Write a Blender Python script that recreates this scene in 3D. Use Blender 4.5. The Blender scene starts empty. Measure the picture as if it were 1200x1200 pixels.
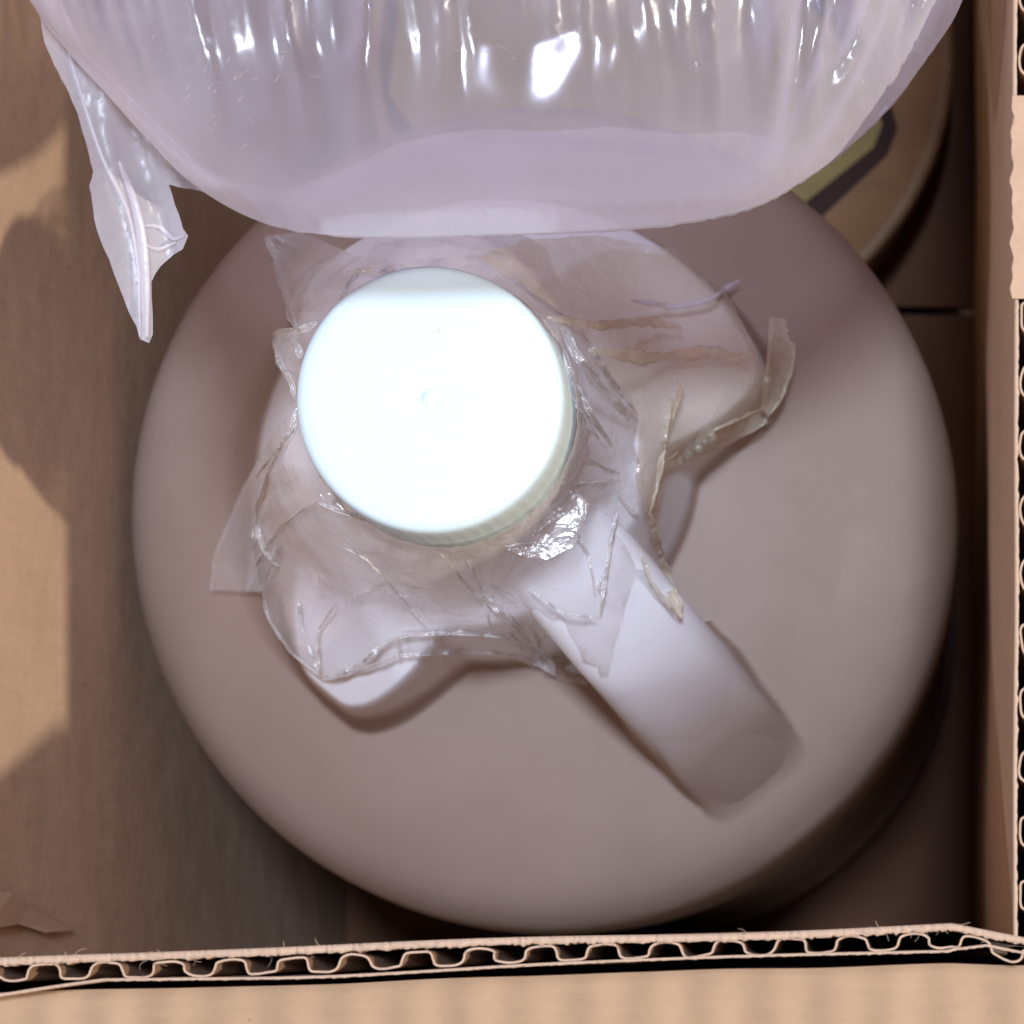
import bpy, bmesh, math, random
import numpy as np
from mathutils import Vector, noise
from mathutils.geometry import delaunay_2d_cdt

# ---------------------------------------------------------------- camera, light
# Units: metres; helper code works in millimetres (z = 0 is the rim of the box).
scene = bpy.context.scene
MM = 0.001
CAM_H = 296.0            # camera above the rim, mm
FPX = 2694.0             # focal length in photo pixels (1200 px wide photo)
NX, NY = 1102.0, 1097.0  # photo pixel straight below the lens

cam_d = bpy.data.cameras.new("camera")
cam = bpy.data.objects.new("camera", cam_d)
scene.collection.objects.link(cam)
scene.camera = cam
cam.location = (0, 0, CAM_H * MM)
cam.rotation_euler = (0, 0, 0)
cam_d.sensor_width = 36
cam_d.lens = FPX / 1200 * 36
cam_d.shift_x = (600 - NX) / 1200
cam_d.shift_y = (NY - 600) / 1200
cam_d.clip_start = 0.01
cam_d.clip_end = 50
cam_d.dof.use_dof = True
cam_d.dof.focus_distance = 0.325
cam_d.dof.aperture_fstop = 34

scene.render.engine = 'CYCLES'
scene.render.resolution_x = 1024
scene.render.resolution_y = 1024
scene.cycles.max_bounces = 12
scene.cycles.transparent_max_bounces = 24
scene.cycles.diffuse_bounces = 8
scene.cycles.sample_clamp_indirect = 4
scene.view_settings.view_transform = 'Standard'
scene.view_settings.look = 'None'
scene.view_settings.exposure = 0
scene.view_settings.gamma = 1

w = bpy.data.worlds.new("World")
scene.world = w
w.use_nodes = True
w.node_tree.nodes["Background"].inputs[0].default_value = (1.0, 0.70, 0.56, 1)
w.node_tree.nodes["Background"].inputs[1].default_value = 0.36

def lamp(name, azim, elev, dist, size, power, color, target=(-72, 76, -60)):
    """azim: horizontal direction the light travels towards, degrees from +X"""
    L = bpy.data.lights.new(name, 'AREA')
    L.shape = 'DISK'; L.size = size; L.energy = power; L.color = color
    o = bpy.data.objects.new(name, L)
    scene.collection.objects.link(o)
    a, e = math.radians(azim), math.radians(elev)
    d = Vector((math.cos(a) * math.cos(e), math.sin(a) * math.cos(e), -math.sin(e)))
    o.location = Vector(target) * MM - d * dist
    o.rotation_euler = d.to_track_quat('-Z', 'Y').to_euler()
    return o

lamp('overhead_lamp', 226, 80, 1.6, 0.24, 26, (0.68, 0.79, 1.0))
lamp('window_light', 37, 45, 1.6, 0.07, 6, (0.74, 0.84, 1.0))
lamp('room_lamp', 165, 31, 1.6, 0.04, 18, (1.0, 0.92, 0.76))

# ---------------------------------------------------------------- helpers
def W(px, py, z):
    """a point that stands z mm above the rim and is seen at photo pixel px,py"""
    d = CAM_H - z
    return Vector(((px - NX) * d / FPX, -(py - NY) * d / FPX, z))

def mesh_obj(name, verts, faces, mat, parent=None, smooth=True):
    me = bpy.data.meshes.new(name)
    me.from_pydata([(v[0] * MM, v[1] * MM, v[2] * MM) for v in verts], [], faces)
    me.validate(); me.update()
    if mat: me.materials.append(mat)
    if smooth:
        me.polygons.foreach_set('use_smooth', [True] * len(me.polygons))
    o = bpy.data.objects.new(name, me)
    scene.collection.objects.link(o)
    if parent: o.parent = parent
    return o

def thing(name, label, cat, loc=(0, 0, 0)):
    o = bpy.data.objects.new(name, None)
    scene.collection.objects.link(o)
    o.location = loc
    o.empty_display_size = 0.02
    o['label'] = label; o['category'] = cat
    return o

def under(parent, *objs):
    """parts were built in world mm; keep them there under a placed empty"""
    for o in objs:
        o.parent = parent
        o.matrix_parent_inverse = parent.matrix_world.inverted() if False else o.matrix_parent_inverse
        o.location = -Vector(parent.location)

def nz(x, y, z=0.0):
    return noise.noise(Vector((x, y, z)))

def spl(pl, step):
    out = []
    n = len(pl)
    for i in range(n - 1):
        p0, p1, p2, p3 = (Vector(pl[max(0, i - 1)]), Vector(pl[i]), Vector(pl[i + 1]), Vector(pl[min(n - 1, i + 2)]))
        m_ = max(1, int((p2 - p1).length / step))
        for k in range(m_):
            u = k / m_
            q = 0.5 * (2 * p1 + (p2 - p0) * u + (2 * p0 - 5 * p1 + 4 * p2 - p3) * u * u + (3 * p1 - p0 - 3 * p2 + p3) * u ** 3)
            out.append((q.x, q.y))
    out.append(pl[-1])
    return out

class M:
    def __init__(s, name):
        s.m = bpy.data.materials.new(name); s.m.use_nodes = True
        s.nt = s.m.node_tree; s.nt.nodes.clear()
        s.out = s.n('ShaderNodeOutputMaterial')
    def n(s, t, **k):
        nd = s.nt.nodes.new(t)
        for a, b in k.items(): setattr(nd, a, b)
        return nd
    def l(s, a, b): s.nt.links.new(a, b)
    def set(s, node, **k):
        for a, b in k.items(): node.inputs[a.replace('_', ' ')].default_value = b
    def coords(s, scale=(1, 1, 1)):
        tc = s.n('ShaderNodeTexCoord'); mp = s.n('ShaderNodeMapping')
        mp.inputs['Scale'].default_value = scale
        s.l(tc.outputs['Object'], mp.inputs['Vector'])
        return mp.outputs['Vector']
    def noise(s, vec, scale, detail=4, rough=0.6, dist=0.0):
        t = s.n('ShaderNodeTexNoise')
        t.inputs['Scale'].default_value = scale; t.inputs['Detail'].default_value = detail
        t.inputs['Roughness'].default_value = rough; t.inputs['Distortion'].default_value = dist
        s.l(vec, t.inputs['Vector'])
        return t.outputs['Fac']
    def ramp(s, fac, stops):
        r = s.n('ShaderNodeValToRGB')
        e = r.color_ramp.elements
        while len(e) < len(stops): e.new(0.5)
        for i, (p, c) in enumerate(stops):
            e[i].position = p; e[i].color = c if len(c) == 4 else (*c, 1)
        s.l(fac, r.inputs['Fac'])
        return r.outputs['Color']
    def math(s, op, a, b=None, clamp=False):
        t = s.n('ShaderNodeMath', operation=op, use_clamp=clamp)
        for i, v in enumerate((a, b)):
            if v is None: continue
            if isinstance(v, (int, float)): t.inputs[i].default_value = v
            else: s.l(v, t.inputs[i])
        return t.outputs[0]
    def mixc(s, fac, a, b, mode='MIX'):
        t = s.n('ShaderNodeMix', data_type='RGBA', blend_type=mode)
        for i, v in ((0, fac), (6, a), (7, b)):
            if isinstance(v, (int, float)): t.inputs[i].default_value = v
            elif isinstance(v, tuple): t.inputs[i].default_value = (*v, 1)
            else: s.l(v, t.inputs[i])
        return t.outputs[2]
    def bump(s, h, strength, dist, nrm=None):
        b = s.n('ShaderNodeBump'); b.inputs['Strength'].default_value = strength
        b.inputs['Distance'].default_value = dist
        s.l(h, b.inputs['Height'])
        if nrm: s.l(nrm, b.inputs['Normal'])
        return b.outputs['Normal']
    def surf(s, sh): s.l(sh, s.out.inputs['Surface']); return s.m

def kraft(name, base=(0.51, 0.345, 0.235), axis='z', ridge=None):
    m = M(name)
    st = {'z': (1, 1, 0.12), 'x': (0.12, 1, 1), 'y': (1, 0.12, 1)}[axis]
    v = m.coords(st); v0 = m.coords()
    fib = m.noise(v, 900, 5, 0.7)
    blot = m.noise(v0, 60, 4, 0.6)
    fine = m.noise(v0, 3000, 3, 0.7)
    d = tuple(c * 0.88 for c in base); h = tuple(min(1, c * 1.08) for c in base)
    c = m.ramp(fib, [(0.25, d), (0.75, h)])
    c = m.mixc(0.35, c, m.ramp(blot, [(0.3, tuple(x * 0.78 for x in base)), (0.7, h)]))
    fl = m.noise(v0, 420, 2, 0.5)
    c = m.mixc(m.ramp(fl, [(0.74, (0, 0, 0)), (0.78, (1, 1, 1))]), c, tuple(x * 0.6 for x in base))
    if ridge:
        wv = m.n('ShaderNodeTexWave', wave_type='BANDS', bands_direction='X')
        wv.inputs['Scale'].default_value = ridge
        wv.inputs['Distortion'].default_value = 0.9
        wv.inputs['Detail'].default_value = 2
        m.l(v0, wv.inputs['Vector'])
        k = m.math('MULTIPLY', wv.outputs['Fac'], m.noise(v0, 150, 4, 0.7, 0.5))
        c = m.mixc(m.math('MULTIPLY', k, 0.65, True), c, tuple(min(1, x * 1.35) for x in base))
    p = m.n('ShaderNodeBsdfPrincipled')
    m.l(c, p.inputs['Base Color'])
    m.set(p, Roughness=0.82)
    p.inputs['Specular IOR Level'].default_value = 0.25
    hgt = m.math('ADD', m.math('MULTIPLY', fib, 0.6), m.math('MULTIPLY', fine, 0.5))
    n1 = m.bump(hgt, 0.22, 0.0003)
    n2 = m.bump(blot, 0.25, 0.0018, n1)
    m.l(n2, p.inputs['Normal'])
    return m.surf(p.outputs[0])

# ---------------------------------------------------------------- materials
K_wall = kraft('kraft_liner')
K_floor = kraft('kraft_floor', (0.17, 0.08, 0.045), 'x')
K_flap = kraft('kraft_flap', (0.37, 0.25, 0.155), 'x', ridge=40)
K_med = kraft('kraft_flute_medium_shaded', (0.27, 0.16, 0.10), 'z')  # brown of the medium, darkened for the shade inside the flutes
K_edge = kraft('kraft_cut_edge', (0.52, 0.37, 0.27), 'x')

def hdpe(name='milky_plastic', z_hi=-89.0, z_lo=-96.0, along=False):
    m = M(name)
    v = m.coords()
    a = m.noise(v, 22, 4, 0.55, 0.4)
    b = m.noise(v, 2600, 2, 0.6)
    c = m.ramp(a, [(0.3, (0.74, 0.73, 0.76)), (0.7, (0.80, 0.79, 0.82))])
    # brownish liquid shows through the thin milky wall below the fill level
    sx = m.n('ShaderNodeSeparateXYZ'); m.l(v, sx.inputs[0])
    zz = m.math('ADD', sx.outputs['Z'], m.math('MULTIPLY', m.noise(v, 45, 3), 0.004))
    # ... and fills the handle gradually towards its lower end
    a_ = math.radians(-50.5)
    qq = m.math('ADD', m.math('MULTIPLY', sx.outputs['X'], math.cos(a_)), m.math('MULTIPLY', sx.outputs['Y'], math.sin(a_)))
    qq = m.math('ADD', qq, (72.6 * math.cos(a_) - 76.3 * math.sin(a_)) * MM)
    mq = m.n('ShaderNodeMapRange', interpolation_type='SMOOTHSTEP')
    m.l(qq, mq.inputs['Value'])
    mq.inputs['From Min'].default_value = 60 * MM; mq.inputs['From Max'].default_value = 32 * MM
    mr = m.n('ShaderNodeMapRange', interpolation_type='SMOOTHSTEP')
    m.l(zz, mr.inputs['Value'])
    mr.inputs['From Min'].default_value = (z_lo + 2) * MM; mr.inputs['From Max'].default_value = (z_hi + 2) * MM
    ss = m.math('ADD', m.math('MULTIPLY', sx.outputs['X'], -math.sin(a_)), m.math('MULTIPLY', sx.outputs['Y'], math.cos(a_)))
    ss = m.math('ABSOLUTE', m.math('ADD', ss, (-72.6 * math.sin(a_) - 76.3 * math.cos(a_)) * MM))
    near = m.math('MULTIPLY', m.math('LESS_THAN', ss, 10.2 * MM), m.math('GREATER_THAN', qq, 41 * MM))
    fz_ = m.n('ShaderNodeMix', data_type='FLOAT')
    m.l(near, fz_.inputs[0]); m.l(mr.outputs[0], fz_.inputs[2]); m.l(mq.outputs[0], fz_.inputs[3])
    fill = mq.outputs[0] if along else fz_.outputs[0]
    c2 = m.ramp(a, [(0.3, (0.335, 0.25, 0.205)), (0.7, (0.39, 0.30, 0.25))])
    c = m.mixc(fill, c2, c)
    p = m.n('ShaderNodeBsdfPrincipled')
    m.l(c, p.inputs['Base Color'])
    m.set(p, Roughness=0.52)
    p.inputs['Specular IOR Level'].default_value = 0.3
    p.subsurface_method = 'RANDOM_WALK'
    p.inputs['Subsurface Weight'].default_value = 0.0
    p.inputs['Subsurface Radius'].default_value = (1.0, 0.8, 0.7)
    p.inputs['Subsurface Scale'].default_value = 0.009
    n1 = m.bump(b, 0.10, 0.0003)
    m.l(m.bump(a, 0.25, 0.002, n1), p.inputs['Normal'])
    return m.surf(p.outputs[0])
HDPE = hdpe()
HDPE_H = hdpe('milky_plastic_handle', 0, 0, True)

def capmat():
    m = M('white_cap_plastic')
    v = m.coords()
    b = m.noise(v, 1800, 3, 0.6)
    vo = m.noise(v, 330, 1, 0.3)
    c = m.ramp(vo, [(0.785, (0.62, 0.75, 0.79)), (0.80, (0.50, 0.58, 0.56))])
    p = m.n('ShaderNodeBsdfPrincipled')
    m.l(c, p.inputs['Base Color'])
    m.set(p, Roughness=0.42)
    p.inputs['Subsurface Weight'].default_value = 0.25
    p.inputs['Subsurface Scale'].default_value = 0.001
    m.l(m.bump(b, 0.12, 0.0002), p.inputs['Normal'])
    return m.surf(p.outputs[0])
CAPM = capmat()

def film(name, tint, lo, hi, milky=(0.86, 0.84, 0.90), rough=0.10, bscale=160, bstr=0.5,
         bdist=0.0012, glossmul=1.0, crease=None, power=1.4):
    """thin plastic film: see-through face on, milky at glancing angles, glossy"""
    m = M(name)
    v = m.coords()
    n_ = m.noise(v, bscale, 4, 0.55, 0.6)
    nrm = m.bump(n_, bstr, bdist)
    if crease:
        vo = m.n('ShaderNodeTexVoronoi', feature='DISTANCE_TO_EDGE')
        vo.inputs['Scale'].default_value = crease
        dv = m.n('ShaderNodeMix', data_type='VECTOR')
        dv.inputs[0].default_value = 0.012
        nn = m.n('ShaderNodeTexNoise'); nn.inputs['Scale'].default_value = 120
        m.l(v, nn.inputs['Vector'])
        m.l(v, dv.inputs[4]); m.l(nn.outputs['Color'], dv.inputs[5])
        m.l(dv.outputs[1], vo.inputs['Vector'])
        cr = m.ramp(vo.outputs['Distance'], [(0.0, (1, 1, 1)), (0.09, (0, 0, 0))])
        nrm = m.bump(cr, 0.8, 0.0006, nrm)
    lw = m.n('ShaderNodeLayerWeight'); lw.inputs['Blend'].default_value = 0.5
    m.l(nrm, lw.inputs['Normal'])
    f = m.math('POWER', lw.outputs['Facing'], power)
    op = m.math('ADD', m.math('MULTIPLY', f, hi - lo), lo)
    cloud = m.noise(v, 30, 4, 0.6, 0.5)
    op = m.math('MULTIPLY', op, m.math('ADD', m.math('MULTIPLY', cloud, 0.9), 0.55), True)
    tr = m.n('ShaderNodeBsdfTransparent'); tr.inputs[0].default_value = (*tint, 1)
    df = m.n('ShaderNodeBsdfDiffuse'); df.inputs[0].default_value = (*milky, 1)
    tl = m.n('ShaderNodeBsdfTranslucent'); tl.inputs[0].default_value = (*milky, 1)
    m.l(nrm, df.inputs['Normal'])
    mx = m.n('ShaderNodeMixShader'); mx.inputs[0].default_value = 0.28
    m.l(df.outputs[0], mx.inputs[1]); m.l(tl.outputs[0], mx.inputs[2])
    mx2 = m.n('ShaderNodeMixShader')
    m.l(op, mx2.inputs[0]); m.l(tr.outputs[0], mx2.inputs[1]); m.l(mx.outputs[0], mx2.inputs[2])
    gl = m.n('ShaderNodeBsdfGlossy'); gl.inputs['Roughness'].default_value = rough
    gl.inputs[0].default_value = (1, 1, 1, 1)
    m.l(nrm, gl.inputs['Normal'])
    g5 = m.math('POWER', lw.outputs['Facing'], 4.0)
    g = m.math('MULTIPLY', m.math('ADD', m.math('MULTIPLY', g5, 0.14), 0.04), glossmul, True)
    mx3 = m.n('ShaderNodeMixShader')
    m.l(g, mx3.inputs[0]); m.l(mx2.outputs[0], mx3.inputs[1]); m.l(gl.outputs[0], mx3.inputs[2])
    return m.surf(mx3.outputs[0])

F_pillow = film('pillow_film', (0.92, 0.89, 0.95), 0.10, 0.97, milky=(0.86, 0.85, 0.95), rough=0.18, bscale=50, bstr=0.12, bdist=0.0015, glossmul=2.0, power=1.1)
F_torn = film('torn_pillow_film', (0.93, 0.90, 0.94), 0.42, 0.9, rough=0.36, bscale=120, bstr=0.35)
F_glare = film('taut_tape_film', (1.0, 0.99, 0.985), 0.10, 0.6, milky=(0.95, 0.95, 0.99), rough=0.2, bscale=200, bstr=0.5, bdist=0.0012, glossmul=2.6)
F_band = film('frosted_film_band', (0.93, 0.90, 0.95), 0.12, 0.45, rough=0.6, glossmul=0.4, bscale=60, bstr=0.1, milky=(0.84, 0.82, 0.92))
F_tape = film('clear_tape_film', (1.0, 0.99, 0.985), 0.10, 0.7, milky=(0.95, 0.95, 0.99), rough=0.09, bscale=90, bstr=0.55, bdist=0.002, glossmul=2.2)
F_tan = film('yellowed_tape_film', (0.97, 0.93, 0.86), 0.16, 0.6, milky=(0.86, 0.79, 0.70), rough=0.16, bscale=110, bstr=0.6, bdist=0.0016)
F_roll = film('folded_tape_edge', (0.95, 0.93, 0.90), 0.22, 0.85, milky=(0.88, 0.85, 0.84), rough=0.12, bscale=300, bstr=1.0, bdist=0.0012, glossmul=3.0)
F_bead = film('tape_fold_line', (0.95, 0.93, 0.90), 0.72, 1.0, milky=(0.96, 0.95, 0.95), rough=0.15, bscale=500, bstr=1.0, bdist=0.001, glossmul=4.0)
F_beadt = film('yellowed_tape_fold_line', (0.95, 0.93, 0.86), 0.5, 0.95, milky=(0.90, 0.82, 0.70), rough=0.2, bscale=500, bstr=1.0, bdist=0.001, glossmul=2.0)
F_rollt = film('folded_yellowed_tape_edge', (0.95, 0.91, 0.83), 0.42, 0.85, milky=(0.84, 0.76, 0.62), rough=0.14, bscale=380, bstr=1.0, bdist=0.0012, glossmul=1.5)

def plain(name, col, rough=0.6, var=0.15, scale=80):
    m = M(name)
    v = m.coords()
    a = m.noise(v, scale, 4, 0.6)
    c = m.ramp(a, [(0.3, tuple(x * (1 - var) for x in col)), (0.7, tuple(min(1, x * (1 + var)) for x in col))])
    p = m.n('ShaderNodeBsdfPrincipled')
    m.l(c, p.inputs['Base Color']); m.set(p, Roughness=rough)
    m.l(m.bump(a, 0.2, 0.0005), p.inputs['Normal'])
    return m.surf(p.outputs[0])
TUB = plain('tan_tub_lid', (0.21, 0.115, 0.055))
TUBY = plain('yellow_print', (0.19, 0.125, 0.015))
TUBD = plain('dark_brown_print', (0.03, 0.01, 0.007), 0.9)
TABLE = plain('table_laminate', (0.30, 0.21, 0.14), 0.5, 0.2, 12)
DARK = plain('gap_shade', (0.05, 0.03, 0.025))  # shade below the floor slit, put into a near-black colour

# ---------------------------------------------------------------- setting
FLOOR = -284.0
def grid(name, fn, nu, nv, mat, parent=None, smooth=True, closed_u=False):
    vs, fs = [], []
    for i in range(nu + 1):
        for j in range(nv + 1):
            vs.append(fn(i / nu, j / nv))
    for i in range(nu):
        for j in range(nv):
            a = i * (nv + 1) + j
            fs.append((a, a + nv + 1, a + nv + 2, a + 1))
    return mesh_obj(name, vs, fs, mat, parent, smooth)

tb = grid('table_top', lambda u, v: (-900 + 1700 * u, -700 + 1700 * v, FLOOR - 9), 2, 2, TABLE, smooth=False)
tb['kind'] = 'structure'

# ---------------------------------------------------------------- cardboard box
XL, XR, YB, YT = -149.5, 8.6, 0.0, 315.0
box = thing('cardboard_box', 'open brown corrugated cardboard box with raw cut rim, holding the white jug', 'box', (-0.07, 0.157, FLOOR * MM))
R_ = random.Random(4)

def front_y(x):      # inner face of the near wall, slightly skewed and wavy
    return 1.6 + 0.0365 * x * 1.0 + 0.35 * nz(x * 0.03, 3.1) - (0.25 * max(0, x - 1.5) if x > 1.5 else 0)

def wall_sheet(name, path, z_top, z_bot, off, thick, mat, n=480, nz_=24, rag=0.25, seed=0.0, lean=None, grow=0.0):
    """a liner: thin sheet with thickness that follows path(t)->(x,y,nx,ny)"""
    vs, fs = [], []
    rows = nz_ + 1
    for i in range(n + 1):
        x, y, ax, ay = path(i / n)
        zt = z_top(x, y) if callable(z_top) else z_top
        zt += rag * nz(i * 0.9, seed) + rag * 0.6 * nz(i * 0.13, seed + 5)
        for side in (0, 1):
            for j in range(rows):
                v = (j / nz_) ** 1.6
                z = zt + (z_bot - zt) * v
                o = off + side * (thick + (0.5 * thick * nz(i * 1.3, seed, 3.0) if j < 2 else 0)) + 0.5 * nz(x * 0.02 + seed, y * 0.02, z * 0.02)
                if lean: o += lean(x, y, z)
                vs.append((x + ax * o, y + ay * o, z))
    st = 2 * rows
    for i in range(n):
        for j in range(nz_):
            a = i * st + j
            fs.append((a, a + 1, a + st + 1, a + st))
            b = a + rows
            fs.append((b, b + st, b + st + 1, b + 1))
        a = i * st
        fs.append((a, a + st, a + st + rows, a + rows))
    o_ = mesh_obj(name, vs, fs, mat)
    o_.data.materials.append(K_edge)
    for k, p in enumerate(o_.data.polygons):
        if k % (2 * nz_ + 1) == 2 * nz_: p.material_index = 1
    return o_

def front_path(t):
    x = XL - 4 + (XR + 8 - XL + 2) * t
    return x, front_y(x), 0.0, -1.0
def right_path(t):
    y = YB - 1 + (YT - YB) * t
    return XR + 0.9 + 0.35 * nz(y * 0.03, 9.0), y, 1.0, 0.0
def left_path(t):
    y = YB - 12 + (YT - YB) * t
    return XL, y, -1.0, 0.0
def back_path(t):
    x = XL - 1 + (XR - XL + 2) * t
    return x, YT, 0.0, 1.0

parts = []
# near wall: inner liner, fluting, outer liner (cut edge seen from above)
iz = lambda x, y: 0.5
parts.append(wall_sheet('inner_liner', front_path, 0.4, FLOOR, 0.0, 0.95, K_wall, rag=0.35, seed=1.0))
parts.append(wall_sheet('outer_liner', front_path, 0.0, FLOOR, 3.35, 0.35, K_wall, rag=0.2, seed=2.0,
                        lean=lambda x, y, z: (-1.7 * max(0.0, min(1.0, (x - 1) / 5)) if x > 1 else 0) + (1.3 * max(0, -108 - x) / 10 if x < -108 else 0)))

def fluting(name, path, n_flutes, length, off0, off1, z_top, depth, mat, seed):
    vs, fs = [], []
    per = 22
    n = n_flutes * per
    th = 0.27
    pts = []
    ph = 0.0
    for i in range(n + 1):
        ph = i / per
        k = int(ph); u = ph - k
        jit = 0.5 * nz(k * 3.3, seed) 
        # lopsided flute: bell whose flanks lean, like crushed fluting
        s = math.sin(2 * math.pi * (u + jit * 0.2))
        s = math.copysign(abs(s) ** 0.6, s)
        t = (ph - 0.055 * math.sin(4 * math.pi * u) + 0.16 * jit + 0.02 * nz(i * 0.45, seed)) / n_flutes
        t = min(max(t, 0), 1)
        x, y, ax, ay = path(t)
        o = (off0 + off1) / 2 + s * (off1 - off0) / 2 * (0.93 + 0.08 * nz(ph * 2.1, seed + 3)) + 0.28 * nz(ph * 5, seed)
        pts.append((x + ax * o, y + ay * o, z_top - 0.3 + 0.5 * nz(ph * 4.0, seed + 8)))
    for i, p in enumerate(pts):
        a = Vector(pts[max(0, i - 1)]); b = Vector(pts[min(n, i + 1)])
        d = (b - a); d.z = 0
        if d.length < 1e-6: d = Vector((1, 0, 0))
        d.normalize(); nx, ny = -d.y * th / 2, d.x * th / 2
        vs += [(p[0] - nx, p[1] - ny, p[2]), (p[0] + nx, p[1] + ny, p[2]),
               (p[0] - nx, p[1] - ny, p[2] - depth), (p[0] + nx, p[1] + ny, p[2] - depth)]
    for i in range(n):
        a = i * 4; b = a + 4
        fs += [(a, b, b + 1, a + 1), (a, a + 2, b + 2, b), (a + 1, b + 1, b + 3, a + 3)]
    o_ = mesh_obj(name, vs, fs, mat, smooth=False)
    o_.data.materials.append(K_med)
    for k, p in enumerate(o_.data.polygons):
        if k % 3: p.material_index = 1
    return o_
parts.append(fluting('fluting', front_path, 21, 160, 1.1, 3.25, 0.0, 60, K_edge, 2.0))
# right wall
def tornR(x, y):   # top edge torn lower where the flutes show
    return 0.0
def right_lean(x, y, z):
    return -0.9 * min(1, -z / 60.0 if z < 0 else 0) + 0.4 * nz(y * 0.015, z * 0.01)
parts.append(wall_sheet('inner_liner', right_path, 0.3, FLOOR, 0.0, 0.5, K_wall, rag=0.5, seed=4.0, lean=right_lean))
parts.append(wall_sheet('outer_liner', right_path, 0.2, FLOOR, 3.5, 0.4, K_wall, rag=0.3, seed=5.0))
parts.append(fluting('fluting', right_path, 38, 315, 0.7, 3.4, 0.0, 60, K_edge, 6.0))
# the strip of liner that is still stuck over the flutes of the right rim
def strip_fn(u, v):
    y = W(1195, 350 - 238 * v, 1)[1] 
    x = W(1186 + 40 * u, 0, 1)[0]
    return (x + 0.5 * nz(y * .5, 2) * (1 - u), y, 0.9 + 0.3 * nz(x * .4, y * .3))
parts.append(grid('torn_liner_strip', strip_fn, 10, 40, K_wall))
# left and back walls
parts.append(wall_sheet('inner_liner', left_path, 0.3, FLOOR, 0.0, 0.5, K_wall, rag=0.3, seed=7.0, nz_=60))
parts.append(wall_sheet('outer_liner', left_path, 0.2, FLOOR, 3.4, 0.4, K_wall, rag=0.3, seed=8.0))
parts.append(fluting('fluting', left_path, 38, 315, 0.7, 3.3, 0.0, 40, K_edge, 9.0))
parts.append(wall_sheet('inner_liner', back_path, 0.3, FLOOR, 0.0, 0.5, K_wall, rag=0.3, seed=10.0))
parts.append(wall_sheet('outer_liner', back_path, 0.2, FLOOR, 3.4, 0.4, K_wall, rag=0.3, seed=11.0))
parts.append(fluting('fluting', back_path, 20, 155, 0.7, 3.3, 0.0, 40, K_edge, 12.0))
# scuffed, lifted paper low on the left wall and loose fibres along the raw rim
sc = [(-20, 1043), (12, 1046), (34, 1062), (58, 1072), (84, 1090), (50, 1093), (22, 1083), (-20, 1090)]
vs = []
for k, (x, y) in enumerate(sc):
    d = 148.6 * FPX / (NX - x)
    vs.append((XL + 0.9 + 0.4 * (k % 2), -(y - NY) * d / FPX, CAM_H - d))
parts.append(mesh_obj('scuffed_paper', vs, [tuple(range(len(vs)))], K_wall, smooth=False))
vs, fs = [], []
for k in range(70):
    x = R_.uniform(XL, XR); y = front_y(x) - R_.uniform(0.0, 1.1); z = 0.35
    a = R_.uniform(0, 6.28); L = R_.uniform(0.5, 2.2); b = R_.uniform(-1, 1)
    for j in range(5):
        t = j / 4; aa = a + b * t
        px, py = x + math.cos(aa) * L * t, y + math.sin(aa) * L * t * 0.7
        zz = z + math.sin(t * 2.6) * 0.5
        vs += [(px, py, zz), (px - math.sin(aa) * 0.05, py + math.cos(aa) * 0.05, zz + 0.02)]
        if j: n_ = len(vs); fs.append((n_ - 4, n_ - 2, n_ - 1, n_ - 3))
fz = mesh_obj('paper_fibres', vs, fs, K_edge); fz['kind'] = 'stuff'
parts.append(fz)
# floor flaps that meet in the middle with a dark slit
YM = 157.8
def flap_floor(y0, y1):
    vs, fs = [], []
    for z in (FLOOR, FLOOR - 3.5):
        vs += [(XL - 3, y0, z), (XR + 3, y0, z), (XR + 3, y1, z), (XL - 3, y1, z)]
    fs = [(0, 1, 2, 3), (7, 6, 5, 4), (0, 4, 5, 1), (1, 5, 6, 2), (2, 6, 7, 3), (3, 7, 4, 0)]
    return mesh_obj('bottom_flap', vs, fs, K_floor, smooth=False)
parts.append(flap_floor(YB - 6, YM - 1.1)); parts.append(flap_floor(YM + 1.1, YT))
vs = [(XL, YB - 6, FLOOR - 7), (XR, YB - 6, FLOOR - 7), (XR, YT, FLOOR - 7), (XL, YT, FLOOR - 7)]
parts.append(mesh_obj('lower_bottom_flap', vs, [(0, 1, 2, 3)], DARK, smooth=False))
# outer flap folded out beyond the near wall, with flute lines showing through
def fold_fn(u, v):
    x = XL - 15 + 200 * u
    y0 = front_y(min(x, 1.5)) - 4.9 - 0.004 * (x + 60) - 0.5 * nz(x * 0.05, 1)
    y = y0 - 42 * v
    z = -3.4 + 0.8 * (1 - math.exp(-v * 60)) - 14 * v * v - 2 * v
    z += 0.10 * math.sin(2 * math.pi * x / 7.9) * min(1, v * 9) + 0.35 * nz(x * .05, y * .08)
    return (x, y, z)
def fold_down(u, v):
    x, y, z = fold_fn(u, 0)
    return (x, y, z - 288 * v ** 2)
parts.append(grid('outer_panel', fold_down, 120, 8, K_wall))
parts.append(grid('side_flap', fold_fn, 300, 60, K_flap))
under(box, *parts)

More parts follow.
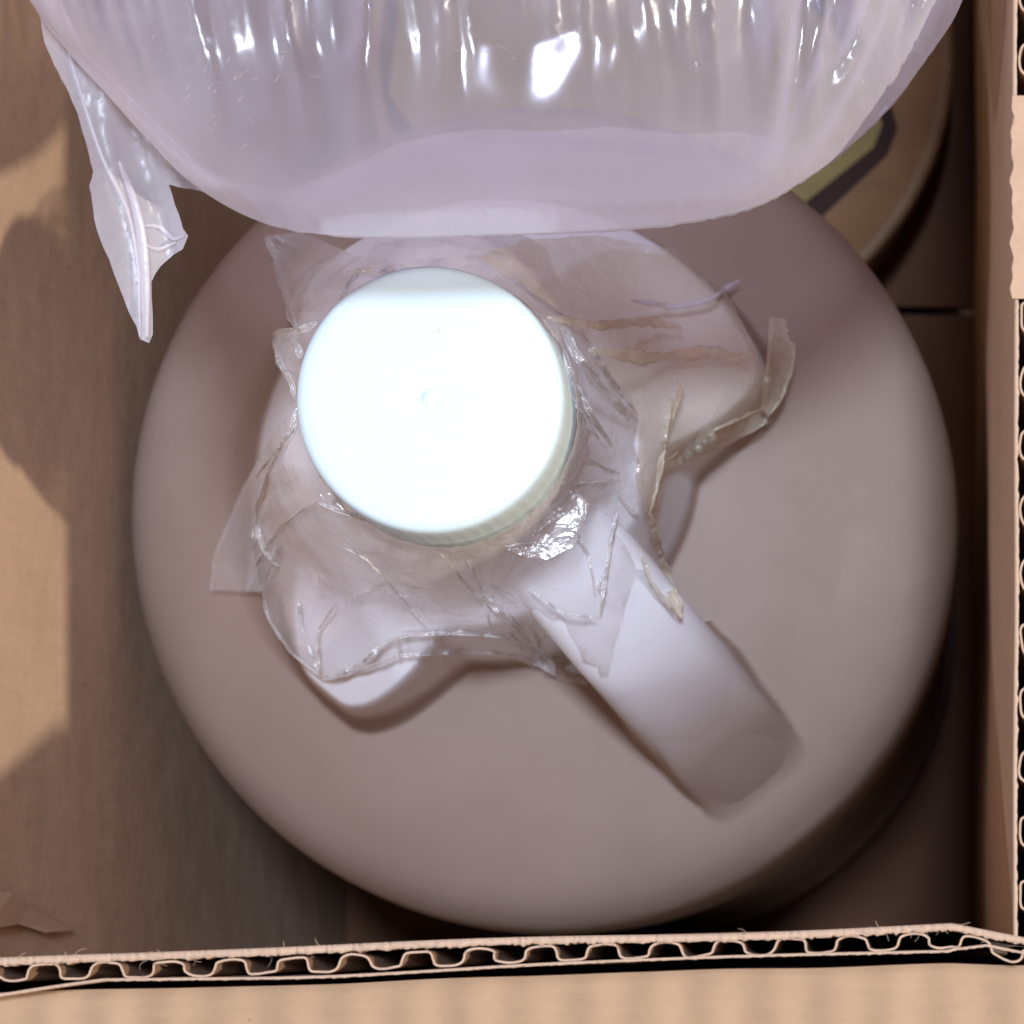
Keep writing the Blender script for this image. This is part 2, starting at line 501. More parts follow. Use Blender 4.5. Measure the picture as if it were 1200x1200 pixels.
# ---------------------------------------------------------------- jug
AX, AY = -72.6, 76.3
PHI_H = math.radians(-50.5)       # direction of the handle
def lerp_tab(tab, x):
    for (a, za), (b, zb) in zip(tab, tab[1:]):
        if x <= b:
            t = max(0.0, min(1.0, (x - a) / (b - a)))
            return za + (zb - za) * t
    return tab[-1][1]
def catmull(tab, x):
    n = len(tab)
    for i in range(n - 1):
        if x <= tab[i + 1][0] or i == n - 2:
            p0 = tab[max(0, i - 1)]; p1 = tab[i]; p2 = tab[i + 1]; p3 = tab[min(n - 1, i + 2)]
            h = p2[0] - p1[0]
            t = max(0.0, min(1.0, (x - p1[0]) / h))
            m1 = (p2[1] - p0[1]) / (p2[0] - p0[0]) * h
            m2 = (p3[1] - p1[1]) / (p3[0] - p1[0]) * h
            return ((2*t**3 - 3*t*t + 1) * p1[1] + (t**3 - 2*t*t + t) * m1 + (-2*t**3 + 3*t*t) * p2[1] + (t**3 - t*t) * m2)
LOW = [(16, -92), (24, -95), (32, -97.5), (47, -102), (58, -106.8), (66, -111.5), (71, -116), (74, -121), (75.5, -126), (76, -133)]
UP = [(16, -57), (20, -61), (26, -68), (34, -76.5), (42, -83), (47, -87), (60, -98), (76, -115)]
def smooth(a, b, x):
    t = max(0.0, min(1.0, (x - a) / (b - a)))
    return t * t * (3 - 2 * t)
def rim_r(phi):
    a = abs(phi)                      # angle from handle
    lo = 26.5 + 2.5 * (a / 1.0) ** 2
    k = smooth(math.radians(51), math.radians(76), a)
    return lo + (47.0 - lo) * k
hp = [(10, -56, 9.4, 6), (18, -59.5, 9.8, 7), (27, -64.5, 10.2, 7.5), (36, -71.5, 10.4, 7.5), (45, -80, 10.5, 7.5), (53, -90, 10.6, 7.5), (60, -101, 10.4, 7), (65.5, -112, 10.2, 6), (69, -122, 10, 6)]
def sample(tab, t):
    f = t * (len(tab) - 1); i = min(int(f), len(tab) - 2); u = f - i
    p0, p1, p2, p3 = (tab[max(0, i - 1)], tab[i], tab[i + 1], tab[min(len(tab) - 1, i + 2)])
    return [0.5 * ((2 * b) + (-a + c) * u + (2 * a - 5 * b + 4 * c - d) * u * u + (-a + 3 * b - 3 * c + d) * u ** 3) for a, b, c, d in zip(p0, p1, p2, p3)]
HTAB = [tuple(sample(hp, k / 64)[:2]) for k in range(65)]
def jug_z(r, th):
    phi = (th - PHI_H + math.pi) % (2 * math.pi) - math.pi
    R = rim_r(phi)
    far = smooth(1.45, 1.9, -phi) * (1 - smooth(2.7, 3.1, -phi))
    k = 1 - smooth(R - 1.0 - 13 * far, R + 3.0 + 2.5 * far, r)
    zl = catmull(LOW, r); zu = catmull(UP, r)
    zu = max(zu, zl)
    z = zl + (zu - zl) * k
    q, s_ = r * math.cos(phi), abs(r * math.sin(phi))
    if q > 38 and s_ < 15 and r < 75:
        # the handle's root: same section as the handle, running out into the shoulder
        zt = lerp_tab(HTAB, q) - 0.5 + 0.62 * smooth(47, 57, q) - 2.2 * smooth(55, 68, q)
        hw = 9.9 + 0.7 * smooth(50, 58, q)
        u = min(1.0, s_ / hw)
        zh = zt - 7.5 * (1 - max(0.0, 1 - u ** 3.2) ** (1 / 3.2)) - 9 * (1 - smooth(38, 46, q)) - 6 * max(0, s_ - hw)
        kq = 0.6 + 4.0 * smooth(50, 62, q)
        d_ = zh - z
        z = z + (d_ if d_ > kq else (0 if d_ < -kq else (d_ + kq) ** 2 / (4 * kq)))
    return z
jug = thing('plastic_jug', 'round milky white plastic jug with a handle, standing in the cardboard box', 'jug', (AX * MM, AY * MM, FLOOR * MM))
NA = 720
rs = list(np.linspace(16.5, 71, 170)) + [72, 73, 74, 74.8, 75.4, 75.8, 76]
rings = [[(r, jug_z(r, 2 * math.pi * a / NA)) for a in range(NA)] for r in rs]
rings.insert(0, [(16.5, -40.5)] * NA); rings.insert(1, [(16.5, jug_z(16.5, 2) + 1)] * NA)
for z, r in ((-150, 76.1), (-152, 75.2), (-156, 74.6), (-160, 74.3), (-250, 74.3), (-256, 74.5), (-261, 75.6), (-266, 76.4), (-272, 76.4), (-278, 74.5), (-282, 69), (-284 + 0.05, 62), (-284 + 0.05, 0.5)):
    rings.append([(r, z)] * NA)
vs = []
for ring in rings:
    for a, (r, z) in enumerate(ring):
        th = 2 * math.pi * a / NA
        vs.append((AX + r * math.cos(th), AY + r * math.sin(th), z))
fs = []
for i in range(len(rings) - 1):
    for a in range(NA):
        b = (a + 1) % NA
        fs.append((i * NA + a, (i + 1) * NA + a, (i + 1) * NA + b, i * NA + b))
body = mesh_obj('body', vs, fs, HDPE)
# handle
vs, fs = [], []
NT, NS = 60, 40
dx, dy = math.cos(PHI_H), math.sin(PHI_H)
for i in range(NT + 1):
    t = i / NT
    r, z, wd, th_ = sample(hp, t)
    r2, z2, _, _ = sample(hp, min(1, t + 0.01)); r1, z1, _, _ = sample(hp, max(0, t - 0.01))
    tr, tz = r2 - r1, z2 - z1
    L = math.hypot(tr, tz); tr /= L; tz /= L
    nr, nz_2 = -tz, tr                          # outward normal (up and out)
    if nz_2 < 0: nr, nz_2 = -nr, -nz_2
    for k in range(NS):
        a = 2 * math.pi * k / NS
        ca, sa = math.cos(a), math.sin(a)
        e = 0.62
        sx = math.copysign(abs(ca) ** e, ca) * wd
        sn = math.copysign(abs(sa) ** e, sa) * th_
        rr = r + nr * (sn - th_); zz = z + nz_2 * (sn - th_)
        vs.append((AX + dx * rr - dy * sx, AY + dy * rr + dx * sx, zz))
for i in range(NT):
    for k in range(NS):
        k2 = (k + 1) % NS
        fs.append((i * NS + k, i * NS + k2, (i + 1) * NS + k2, (i + 1) * NS + k))
fs.append(tuple(range(NS))[::-1]); fs.append(tuple(NT * NS + k for k in range(NS)))
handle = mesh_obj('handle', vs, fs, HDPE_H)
# cap with knurled skirt and moulding nub
prof = [(0.0, 0.22), (0.45, 0.22), (0.75, 0.14), (0.95, 0.0), (1.3, -0.1), (1.8, -0.02), (2.4, 0.0), (8, 0.0), (14, 0.0), (16.6, 0.02), (17.8, -0.05), (18.5, -0.32), (18.9, -0.85), (19.05, -1.5)]
NC = 240
vs, fs = [], []
rings = []
for r, dz in prof: rings.append([(r, -30 + dz)] * NC)
for z in (-2.2, -4, -7, -9.5):
    rings.append([(19.15 + (0.035 if a % 4 < 2 else -0.03), -30 + z) for a in range(NC)])
rings.append([(19.3, -40.3)] * NC); rings.append([(19.3, -41.0)] * NC); rings.append([(16, -41.2)] * NC)
for ring in rings:
    for a, (r, z) in enumerate(ring):
        th = 2 * math.pi * a / NC
        vs.append((AX + max(r, 0.01) * math.cos(th), AY + max(r, 0.01) * math.sin(th), z))
for i in range(len(rings) - 1):
    for a in range(NC):
        b = (a + 1) % NC
        fs.append((i * NC + a, (i + 1) * NC + a, (i + 1) * NC + b, i * NC + b))
cap = mesh_obj('cap', vs, fs, CAPM)
under(jug, body, handle, cap)

# ---------------------------------------------------------------- crumpled tape round the neck
def surf_at(px, py, lift):
    """point on the jug's top surface seen at this pixel, raised by lift"""
    z = -80.0
    for _ in range(12):
        p = W(px, py, z)
        r = math.hypot(p[0] - AX, p[1] - AY); th = math.atan2(p[1] - AY, p[0] - AX)
        zj = jug_z(max(r, 16.5), th)
        # handle
        q = (p[0] - AX) * dx + (p[1] - AY) * dy; s_ = -(p[0] - AX) * dy + (p[1] - AY) * dx
        if q > 8 and abs(s_) < 9.5:
            zh = lerp_tab([(10, -56), (18, -59.5), (27, -64.5), (36, -71.5), (45, -80), (53, -90), (60, -101)], q)
            zj = max(zj, zh - 6 * smooth(7, 9.5, abs(s_)))
        z = 0.5 * z + 0.5 * (zj + lift)
    return z
CPX, CPY, CPR = 502.0, 467.0, 157.0
def tape_z(px, py, k_out, lift=1.2, seed=0.0, amp=1.5):
    dcap = max(0.0, math.hypot(px - CPX, py - CPY) - CPR)
    zs = surf_at(px, py, lift)
    t = smooth(0, k_out, dcap)
    zc = -39.0
    z = zc + (zs - zc) * t
    z += amp * (0.8 * (0.5 - abs(nz(px * 0.017, py * 0.017, seed + 9)) * 2.4) + nz(px * 0.03, py * 0.03, seed) + 0.5 * nz(px * 0.08, py * 0.08, seed + 4))
    return max(z, zs - 0.2)
def in_poly(x, y, poly):
    c = False; j = len(poly) - 1
    for i in range(len(poly)):
        xi, yi = poly[i]; xj, yj = poly[j]
        if (yi > y) != (yj > y) and x < (xj - xi) * (y - yi) / (yj - yi) + xi: c = not c
        j = i
    return c
def jag(poly, step=9, amp=1.6, seed=0.0):
    out = []
    for i in range(len(poly)):
        a = Vector(poly[i]); b = Vector(poly[(i + 1) % len(poly)])
        n = max(1, int((b - a).length / step))
        d = (b - a); nn = Vector((-d.y, d.x)).normalized()
        for k in range(n):
            p = a + d * (k / n)
            j = amp * nz(p.x * 0.07, p.y * 0.07, seed)
            out.append((p.x + nn.x * j, p.y + nn.y * j))
    return out
def sheet(name, poly, zfn, mat, spacing=11, seed=1, hole=None, facet=0.8, smooth_=True, creases=None):
    rnd = random.Random(seed)
    ol = jag(poly, seed=seed)
    pts = list(ol)
    xs = [p[0] for p in poly]; ys = [p[1] for p in poly]
    y = min(ys)
    while y < max(ys):
        x = min(xs)
        while x < max(xs):
            q = (x + rnd.uniform(-.4, .4) * spacing, y + rnd.uniform(-.4, .4) * spacing)
            if in_poly(q[0], q[1], ol) and not (hole and math.hypot(q[0] - hole[0], q[1] - hole[1]) < hole[2]):
                pts.append(q)
            x += spacing
        y += spacing
    n = len(ol)
    edges = [(i, (i + 1) % n) for i in range(n)]
    faces = [list(range(n))]
    v2, e2, f2, *_ = delaunay_2d_cdt([Vector(p) for p in pts], edges, faces, 2, 0.01)
    vs = []
    for v in v2:
        z = zfn(v.x, v.y) + facet * rnd.uniform(-1, 1)
        vs.append(W(v.x, v.y, z))
    fs = []
    for f in f2:
        cx = sum(v2[i].x for i in f) / len(f); cy = sum(v2[i].y for i in f) / len(f)
        if hole and math.hypot(cx - hole[0], cy - hole[1]) < hole[2]: continue
        if not in_poly(cx, cy, ol): continue
        fs.append(tuple(f))
    o = mesh_obj(name, vs, fs, mat, smooth=smooth_)
    return o
tape = thing('clear_tape_wrap', 'crumpled clear tape torn around the neck of the jug below its white cap', 'tape', (AX * MM, AY * MM, -0.05))
tp = []
skirt = [(313, 276), (352, 272), (420, 300), (462, 306), (560, 300), (655, 372), (690, 398), (748, 488), (742, 520), (760, 570), (766, 640), (800, 724), (770, 700), (745, 672), (730, 720), (712, 790), (688, 804), (640, 792), (600, 770), (540, 764), (466, 772), (420, 790), (376, 796), (340, 764), (312, 722), (308, 694), (288, 692), (296, 640), (300, 590), (322, 540), (344, 505), (346, 462), (322, 425), (320, 390), (346, 386), (330, 330)]
tp.append(sheet('film', skirt, lambda x, y: tape_z(x, y, 95, 1.5, 2.0, 2.4), F_tape, 18, 3, (512, 478, 150), 0.8))
left_dark = [(300, 590), (296, 640), (306, 694), (246, 692), (250, 650), (285, 570), (325, 500), (345, 480), (340, 520)]
tp.append(sheet('film', left_dark, lambda x, y: tape_z(x, y, 60, 2.5, 5.0, 0.8), F_tape, 12, 4, None, 0.3))
tanp = [(560, 300), (620, 280), (700, 276), (790, 292), (846, 334), (862, 362), (890, 420), (902, 478), (840, 512), (782, 538), (772, 600), (764, 640), (745, 560), (750, 490), (690, 398), (650, 360)]
tp.append(sheet('film', tanp, lambda x, y: tape_z(x, y, 150, 4.0, 8.0, 1.5), F_tan, 18, 6, None, 0.7))
upper = [(440, 286), (520, 272), (600, 268), (640, 290), (660, 340), (600, 330), (500, 312), (420, 316)]
tp.append(sheet('film', upper, lambda x, y: tape_z(x, y, 120, 6.0, 9.0, 1.0), F_tape, 18, 7, None, 0.6))

def ribbon(pts, wpx, mat, lift=2.5, seed=0, amp=1.0, kout=80, curl=1.0, name='fold'):
    """a rolled or folded strip of film: a flat tube with crinkled sides"""
    rnd = random.Random(seed)
    P = []
    for i in range(len(pts) - 1):
        a = Vector(pts[i]); b = Vector(pts[i + 1]); n = max(2, int((b - a).length / 4))
        for k in range(n): P.append(a + (b - a) * k / n)
    P.append(Vector(pts[-1]))
    n = len(P)
    # smooth path
    for _ in range(3):
        P = [P[0]] + [(P[i - 1] + P[i] * 2 + P[i + 1]) / 4 for i in range(1, n - 1)] + [P[-1]]
    vs, fs = [], []
    K = 8
    for i, p in enumerate(P):
        d = P[min(n - 1, i + 1)] - P[max(0, i - 1)]; d.normalize()
        t = i / (n - 1)
        ww = wpx / 2 * (0.75 + 0.5 * nz(i * 0.33, seed * 1.7)) * (0.35 + 0.65 * min(1, min(t, 1 - t) * 8))
        jx = 0.8 * nz(i * 0.4, seed + 9.0)
        px, py = p.x - d.y * jx, p.y + d.x * jx
        z = tape_z(px, py, kout, lift, seed * 0.3, amp) + 0.5 * nz(i * 0.5, seed + 3.0)
        c = W(px, py, z); sc = (CAM_H - z) / FPX
        for k in range(K):
            a = 2 * math.pi * k / K
            ox = math.cos(a) * ww * sc
            oz = math.sin(a) * min(ww * sc * 0.5, 0.45) * curl * (1 + 0.8 * nz(i * 0.7, k * 1.3, seed))
            ox *= 1 + 0.25 * nz(i * 0.8, k * 2.1, seed + 5)
            vs.append((c[0] - d.y * ox, c[1] - d.x * ox, c[2] + oz))
    for i in range(n - 1):
        for k in range(K):
            k2 = (k + 1) % K
            fs.append((i * K + k, i * K + k2, (i + 1) * K + k2, (i + 1) * K + k))
    nf = len(fs)
    # thin bright crease lines along both edges of the strip
    for e_k in (() if mat in (F_tan, F_torn) else (0, 4)):
        base = len(vs); T = 5
        for i in range(n):
            c = vs[i * K + e_k]; a_ = vs[max(0, i - 1) * K + e_k]; b_ = vs[min(n - 1, i + 1) * K + e_k]
            tx, ty = b_[0] - a_[0], b_[1] - a_[1]; L = math.hypot(tx, ty) or 1
            tx, ty = tx / L, ty / L
            rad = (0.2 if wpx > 3 else 0.12) * max(0.12, 0.75 + 1.1 * nz(i * 0.21, e_k * 3.1, seed * 2.3)) * min(1.0, 0.15 + min(i, n - 1 - i) * 0.25)
            for k in range(T):
                a = 2 * math.pi * k / T
                vs.append((c[0] - ty * math.cos(a) * rad, c[1] + tx * math.cos(a) * rad, c[2] + math.sin(a) * rad + 0.1))
        for i in range(n - 1):
            for k in range(T):
                k2 = (k + 1) % T
                fs.append((base + i * T + k, base + i * T + k2, base + (i + 1) * T + k2, base + (i + 1) * T + k))
    o_ = mesh_obj(name, vs, fs, mat)
    o_.data.materials.append(F_beadt if mat is F_rollt else F_bead)
    for k, p in enumerate(o_.data.polygons):
        if k >= nf: p.material_index = 1
    return o_
RB = [
 ([(312, 278), (323, 300), (333, 340), (346, 384)], 11, F_roll),
 ([(320, 276), (338, 284), (352, 290)], 4, F_roll),
 ([(320, 392), (335, 389), (352, 388), (372, 378)], 9, F_roll),
 ([(320, 398), (326, 420), (342, 448), (346, 470)], 6, F_roll),
 ([(332, 392), (350, 405), (352, 420)], 8, F_roll),
 ([(347, 480), (343, 505), (320, 545), (303, 595), (297, 640)], 9, F_roll),
 ([(300, 600), (302, 625), (312, 650), (326, 664)], 5, F_roll),
 ([(370, 590), (345, 606), (326, 622), (305, 655), (290, 692)], 5, F_roll),
 ([(330, 640), (318, 668), (306, 694)], 9, F_roll),
 ([(308, 694), (313, 722), (340, 764), (374, 792)], 3, F_roll),
 ([(374, 793), (392, 792), (425, 777), (452, 752), (475, 744), (540, 742), (590, 745), (620, 765), (645, 790)], 4.0, F_roll),
 ([(392, 795), (430, 782), (462, 768), (490, 767), (560, 763), (610, 768), (652, 792)], 3.0, F_roll),
 ([(467, 745), (468, 772)], 3.0, F_roll),
 ([(498, 626), (520, 650), (546, 686), (580, 712), (604, 735), (640, 778)], 5, F_roll),
 ([(560, 694), (590, 712), (612, 738), (640, 790)], 2.5, F_roll),
 ([(598, 742), (625, 760), (648, 792)], 9, F_roll),
 ([(624, 738), (632, 760), (646, 775), (650, 792)], 4, F_roll),
 ([(650, 364), (676, 380), (692, 402), (712, 440), (748, 488)], 6, F_roll),
 ([(655, 372), (672, 410), (700, 450), (738, 492)], 12, F_roll),
 ([(660, 410), (674, 450), (695, 490), (718, 524)], 7, F_roll),
 ([(665, 455), (690, 500), (712, 526)], 4, F_roll),
 ([(655, 528), (680, 534), (705, 547), (727, 556)], 5, F_roll),
 ([(600, 574), (630, 568), (670, 566), (718, 562)], 3.5, F_roll),
 ([(614, 575), (640, 570), (660, 585)], 3, F_roll),
 ([(724, 578), (734, 592), (750, 606)], 4, F_roll),
 ([(724, 600), (716, 628), (712, 660), (703, 722)], 3.5, F_roll),
 ([(712, 672), (698, 684), (708, 700)], 3, F_roll),
 ([(786, 466), (780, 510), (772, 560), (760, 605)], 5, F_rollt),
 ([(800, 450), (790, 480), (782, 500)], 8, F_rollt),
 ([(762, 602), (768, 640), (782, 680), (799, 724)], 15, F_rollt),
 ([(750, 640), (762, 680), (795, 722)], 3, F_rollt),
 ([(370, 588), (395, 598), (440, 612), (480, 622), (510, 628)], 4, F_roll),
 ([(398, 370), (402, 345), (412, 325), (430, 312)], 5, F_roll),
 ([(404, 324), (425, 316), (445, 322), (464, 312)], 10, F_roll),
 ([(300, 560), (330, 520), (345, 500)], 3, F_roll),
 ([(395, 705), (372, 740), (374, 790)], 2.5, F_roll),
 ([(350, 700), (352, 730), (374, 790)], 2.5, F_roll),
 ([(410, 700), (440, 690), (480, 700)], 2, F_roll),
 ([(590, 640), (615, 634), (640, 640), (665, 620)], 4, F_roll),
 ([(400, 640), (430, 655), (470, 700), (500, 735)], 2, F_roll),
 ([(540, 640), (560, 680), (575, 735)], 2, F_roll),
 ([(620, 690), (660, 720), (700, 724)], 2.5, F_roll),
 ([(740, 352), (790, 360), (830, 352), (866, 328)], 9, F_torn),
 ([(640, 372), (700, 382), (760, 376), (800, 384)], 14, F_tan),
 ([(690, 410), (760, 420), (830, 412), (880, 420)], 18, F_tan),
 ([(640, 590), (668, 610), (690, 650), (698, 700)], 2, F_roll),
]
for i, (pp, wd, mt) in enumerate(RB):
    tp.append(ribbon(pp, wd, mt, 2.2 if mt is F_roll else 4.5, i + 1, 1.6 if mt is F_roll else 1.4, 95 if mt is F_roll else 150))
# the long yellowed strip standing out to the right
TZ6 = lambda x, y: tape_z(x, y, 150, 6.5, 8.0, 0.8)
tp.append(sheet('tape_strip', [(776, 544), (815, 514), (852, 496), (895, 476), (902, 486), (898, 497), (850, 524), (812, 538), (778, 552)], TZ6, F_rollt, 8, 71, None, 0.25))
tp.append(sheet('tape_strip', [(902, 372), (922, 374), (925, 398), (932, 402), (929, 430), (917, 465), (903, 486), (890, 480), (896, 440), (901, 405)], lambda x, y: TZ6(x, y) + 2, F_rollt, 8, 72, None, 0.25))
tp.append(ribbon([(778, 542), (815, 514), (852, 497), (895, 477)], 3, F_rollt, 6.9, 71, 0.8, 150))
tp.append(ribbon([(901, 488), (893, 478), (898, 440), (903, 400), (903, 372)], 4, F_rollt, 9, 72, 0.8, 150))
tp.append(ribbon([(903, 486), (917, 465), (929, 430), (931, 402)], 3, F_rollt, 9, 73, 0.8, 150))
# a flat facet of film below the cap that catches the lamp
gp = W(648, 632, -50); GSX, GSY = -0.165, 0.115
def glare_z(x, y):
    p = W(x, y, -50)
    return -50 + GSX * (p[0] - gp[0]) + GSY * (p[1] - gp[1]) + 0.22 * nz(x * 0.05, y * 0.07, 3.0)
tp.append(sheet('film', [(585, 642), (600, 622), (640, 590), (672, 572), (690, 590), (684, 615), (672, 640), (640, 656), (612, 652)], glare_z, F_glare, 9, 31, None, 0.02))
# ring of film hugging the cap skirt
vs, fs = [], []
for a in range(161):
    th = 2 * math.pi * a / 160
    rr = 19.9 + 0.35 * nz(math.cos(th) * 3, math.sin(th) * 3)
    for j, z in enumerate((-37.5, -41.5, -46)):
        r_ = rr + j * 0.25 + 0.3 * nz(a * 0.5, j, 7.0)
        vs.append((AX + r_ * math.cos(th), AY + r_ * math.sin(th), z + 0.5 * nz(a * .3, j)))
for a in range(160):
    for j in range(2):
        b = a * 3 + j
        fs.append((b, b + 3, b + 4, b + 1))
tp.append(mesh_obj('neck_band', vs, fs, F_roll))
under(tape, *tp)

# ---------------------------------------------------------------- air pillow
pil = thing('air_pillow', 'clear inflated plastic air pillow lying over the top of the box', 'air pillow', W(600, 40, -20) * MM)
SEAM = -260
outline = [(10, SEAM), (22, -120), (40, 0), (75, 55), (120, 105), (170, 160), (225, 215), (295, 256), (365, 273), (450, 277), (560, 275), (700, 270), (800, 260), (880, 243), (940, 212), (990, 176), (1040, 128), (1085, 70), (1128, 0), (1158, -120), (1166, SEAM)]
ol = spl(outline, 8)
top_edge = [(1166 - 1156 * k / 140, SEAM) for k in range(1, 140)]
olc = ol + top_edge
OL = np.array(ol); 
def edge_d(x, y):
    a = OL[:-1]; b = OL[1:]
    p = np.array((x, y)); ab = b - a
    t = np.clip(((p - a) * ab).sum(1) / (ab * ab).sum(1), 0, 1)
    return float(np.sqrt((((a + ab * t[:, None]) - p) ** 2).sum(1)).min())
def pillow_h(x, y):
    d = edge_d(x, y)
    R1 = 270.0
    u = min(1.0, d / R1)
    h = math.sqrt(max(0, 1 - (1 - u) ** 2))
    ds = (y - SEAM)                                  # distance from the seam
    h *= math.sqrt(max(0.0, 1 - (1 - min(1, ds / 170)) ** 2)) * 0.93 + 0.07 * min(1, ds / 20)
    return h, d, y + 90
def wr(x, ds, s):
    # gathers that run out of the seam
    xx = x + 14 * nz(x * 0.01, ds * 0.01, s)
    a = nz(xx * (0.023 if s < 5 else 0.010), s, ds * 0.0010)
    b = nz(xx * 0.013 + 5, s, 0)
    env = min(1.0, 1.5 * math.exp(-max(0, ds - 60) / (80 + 60 * b)))
    return (1 - abs(a) * 2.6) * env
def build_pillow(side):
    pts = list(olc); n = len(pts)
    rnd = random.Random(5 + side)
    st = 6.5
    y = SEAM + 5
    while y < 280:
        x = 10
        while x < 1166:
            q = (x + rnd.uniform(-.25, .25) * st, y + rnd.uniform(-.25, .25) * st)
            if in_poly(q[0], q[1], olc) and edge_d(*q) > 3: pts.append(q)
            x += st
        y += st
    v2, e2, f2, *_ = delaunay_2d_cdt([Vector(p) for p in pts], [(i, (i + 1) % n) for i in range(n)], [list(range(n))], 2, 0.01)
    vs = []
    for v in v2:
        h, d, ds = pillow_h(v.x, v.y)
        k = min(1, d / 60.0) 
        wv = wr(v.x, ds, 1.0 + side * 7) * 4.6 * k
        lo = 1.2 * nz(v.x * 0.006, v.y * 0.008, side * 3.0) + 0.2 * nz(v.x * 0.02, v.y * 0.015, 3 + side)
        # slack creases at the right-hand end
        if v.x > 880:
            q = smooth(880, 960, v.x) * k
            lo += q * 3.0 * (1 - 3 * abs(nz((v.x * 0.9 + v.y * 0.28) * 0.022, (v.y - v.x * .2) * 0.004, 11 + side)))
        # horizontal fold across the belly
        lo += (-0.5 if side == 0 else 0.3) * math.exp(-((v.y - 205 - 8 * math.sin(v.x * .01)) / 7.0) ** 2) * smooth(540, 640, v.x) * k
        zc = -12 + 2.5 * math.sin(v.x * 0.004)
        if side == 0: z = zc + 26 * h + (wv + lo) * min(1, h * 2)
        else: z = zc - 15 * h + (wv * 0.4 + lo) * min(1, h * 2)
        p = W(v.x, v.y, zc)
        vs.append((p[0], p[1], z))
    return mesh_obj('inflated_film', vs, [tuple(f) for f in f2], F_pillow)
pp_ = [build_pillow(0), build_pillow(1)]
# little scuffs in the film, lower left of the pillow
vs, fs = [], []
rs_ = random.Random(8)
for k in range(46):
    px, py = (rs_.gauss(290, 38), rs_.gauss(172, 26)) if k < 34 else (rs_.uniform(250, 700), rs_.uniform(60, 190))
    h, d, ds = pillow_h(px, py)
    if d < 20: continue
    zc = -12 + 2.5 * math.sin(px * 0.004)
    p = W(px, py, zc); z = zc + 26 * h + 0.7
    a = rs_.gauss(0.1, 0.6); L = rs_.uniform(0.15, 1.6) ** 1.5; wd = rs_.uniform(0.02, 0.055); b = rs_.uniform(-1, 1)
    for j in range(4):
        t = j / 3; aa = a + b * t
        x_, y_ = p[0] + math.cos(aa) * L * t, p[1] + math.sin(aa) * L * t
        vs += [(x_, y_ - wd, z), (x_, y_ + wd, z + 0.15)]
        if j: n_ = len(vs); fs.append((n_ - 4, n_ - 2, n_ - 1, n_ - 3))
sf = mesh_obj('film_scuffs', vs, fs, F_roll); sf['kind'] = 'stuff'
pp_.append(sf)
# flat heat-sealed seam and the next deflated length of film above the picture
def seam(u, v):
    x = 10 + 1156 * u
    p = W(x, SEAM, -12 + 2.5 * math.sin(x * 0.004))
    return (p[0], p[1] + 16 * v, p[2] + 1.2 * nz(x * 0.03, v * 1.5) * v)
pp_.append(grid('heat_seal', seam, 140, 6, F_torn))
fin = spl([(135, 100), (165, 125), (200, 165), (260, 205), (330, 222), (400, 200), (470, 168), (560, 152), (640, 154), (720, 149), (800, 157), (870, 155), (935, 168), (985, 130), (1030, 100)], 12) + [(1040, 126), (986, 172), (936, 206), (880, 238), (800, 254), (700, 264), (560, 269), (450, 271), (370, 268), (300, 251), (230, 211)]
pp_.append(sheet('lower_seam_band', fin, lambda x, y: -13 + 0.8 * nz(x * 0.01, y * 0.03), F_band, 14, 21, None, 0.0))
# torn film hanging at the left end
torn = [(30, -60), (52, 50), (92, 135), (109, 200), (104, 218), (113, 268), (138, 330), (150, 366), (160, 382), (164, 398), (175, 402), (179, 392), (177, 330), (188, 312), (204, 298), (214, 292), (221, 276), (214, 268), (206, 240), (198, 216), (236, 224), (300, 256), (230, 190), (160, 120), (100, 60), (60, -20)]
def torn_z(x, y):
    return -12 - 5 * smooth(60, 380, y) + 1.3 * (1 - 4 * abs(nz((x * 0.95 - y * 0.3) * 0.02, 1.0, y * 0.002))) - 0.03 * max(0, x - 170)
pp_.append(sheet('torn_end', torn, torn_z, F_torn, 9, 12, None, 0.12))
under(pil, *pp_)

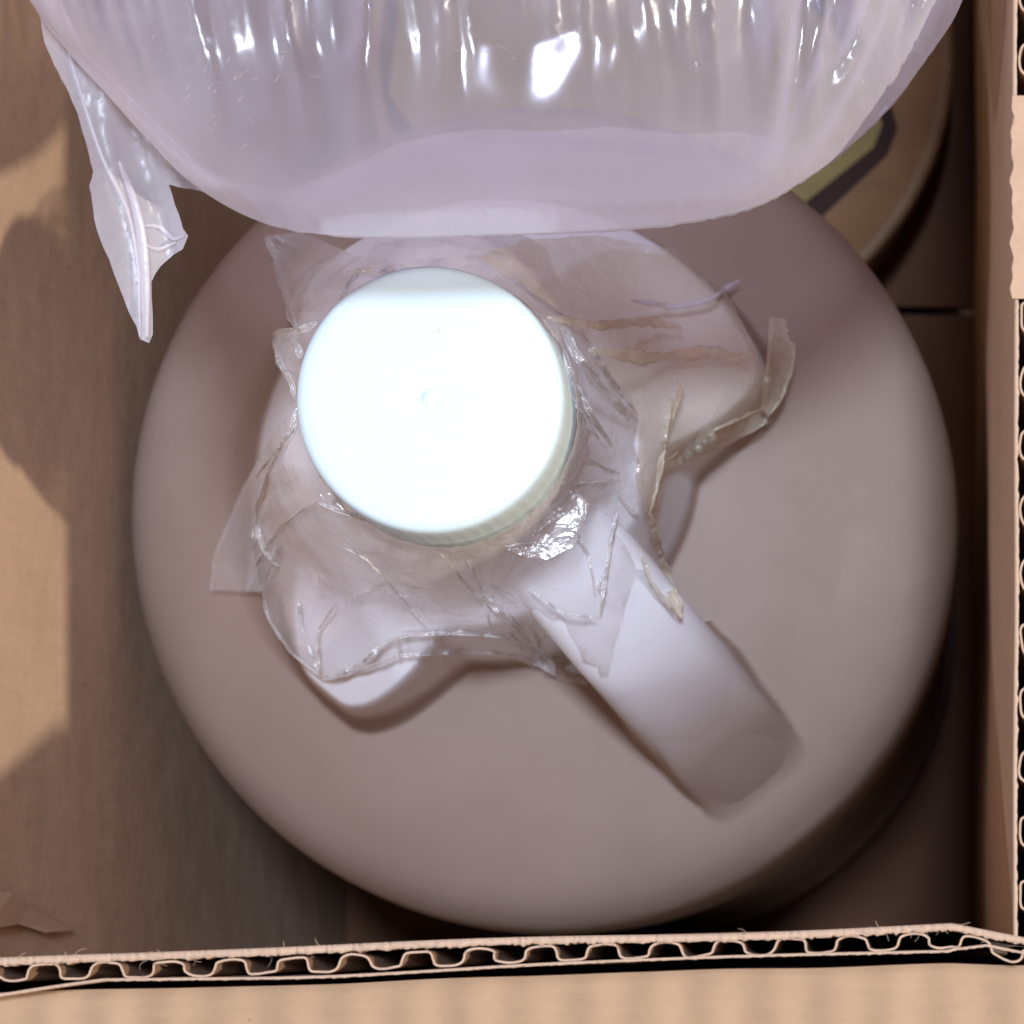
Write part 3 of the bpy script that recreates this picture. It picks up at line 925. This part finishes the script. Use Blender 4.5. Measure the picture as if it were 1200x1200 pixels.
def line_film(pts, wpx, z0, mat, seed):
    P = spl(pts, 5); n = len(P)
    vs, fs = [], []
    for i, p in enumerate(P):
        a = Vector(P[max(0, i - 1)]); b = Vector(P[min(n - 1, i + 1)]); d = (b - a).normalized()
        t = i / (n - 1); ww = wpx / 2 * (0.3 + 0.7 * math.sin(math.pi * min(1, max(0, t)))) 
        z = torn_z(*p) + z0
        c = W(p[0], p[1], z); sc = (CAM_H - z) / FPX
        for s, h in ((-1, 0), (0, 0.35), (1, 0)):
            vs.append((c[0] - d.y * s * ww * sc, c[1] - d.x * s * ww * sc, c[2] + h))
    for i in range(n - 1):
        for k in range(2):
            fs.append((i * 3 + k, i * 3 + k + 1, i * 3 + k + 4, i * 3 + k + 3))
    return mesh_obj('fold', vs, fs, mat)
ff = [line_film([(62, 0), (92, 100), (118, 180), (150, 250), (162, 320), (164, 395)], 5, 0.5, F_torn, 1),
      line_film([(140, 190), (158, 240), (168, 300), (172, 395)], 12, 0.9, F_torn, 2),
      line_film([(168, 264), (186, 266), (203, 280), (216, 276)], 5, 0.5, F_torn, 3),
      line_film([(168, 285), (184, 292), (206, 284)], 4, 0.5, F_torn, 4)]
under(pil, *ff)

# ---------------------------------------------------------------- round tub under the pillow
TZ = FLOOR + 34
c = W(772, 62, TZ)
tub = thing('round_tub', 'round tan tub with yellow and brown printed lid behind the jug, under the pillow', 'tub', (c[0] * MM, c[1] * MM, FLOOR * MM))
RT = 346 * (CAM_H - TZ) / FPX
def lathe(name, cx, cy, pr, mat, n=128):
    vs, fs = [], []
    for r, z in pr:
        for a in range(n):
            th = 2 * math.pi * a / n
            vs.append((cx + max(r, .01) * math.cos(th), cy + max(r, .01) * math.sin(th), z))
    for i in range(len(pr) - 1):
        for a in range(n):
            b = (a + 1) % n
            fs.append((i * n + a, (i + 1) * n + a, (i + 1) * n + b, i * n + b))
    return mesh_obj(name, vs, fs, mat)
lid = lathe('lid', c[0], c[1], [(0, TZ), (RT - 4, TZ), (RT - 3.2, TZ + 0.9), (RT - 0.8, TZ + 0.9), (RT, TZ), (RT, TZ - 7), (RT - 1.2, TZ - 7)], TUB)
wallt = lathe('tub_wall', c[0], c[1], [(RT - 1.5, TZ - 6), (RT - 4, FLOOR + 0.1), (0, FLOOR + 0.1)], TUB)
def printed(name, pts, z, mat):
    vs = [W(x, y, z) for x, y in pts]
    return mesh_obj(name, vs, [tuple(range(len(vs)))], mat, smooth=False)
outer_hex = [(1026, 60), (1052, 150), (1040, 182), (955, 262), (840, 330), (700, 310), (520, 240), (440, 120), (450, -40), (900, -80)]
inner_hex = [(1008, 70), (1034, 146), (1024, 172), (940, 240), (840, 300), (700, 290), (530, 220), (456, 110), (470, -20), (890, -55)]
d1 = printed('dark_outline_print', outer_hex, TZ + 0.15, TUBD)
d2 = printed('yellow_print', inner_hex, TZ + 0.3, TUBY)
under(tub, lid, wallt, d1, d2)
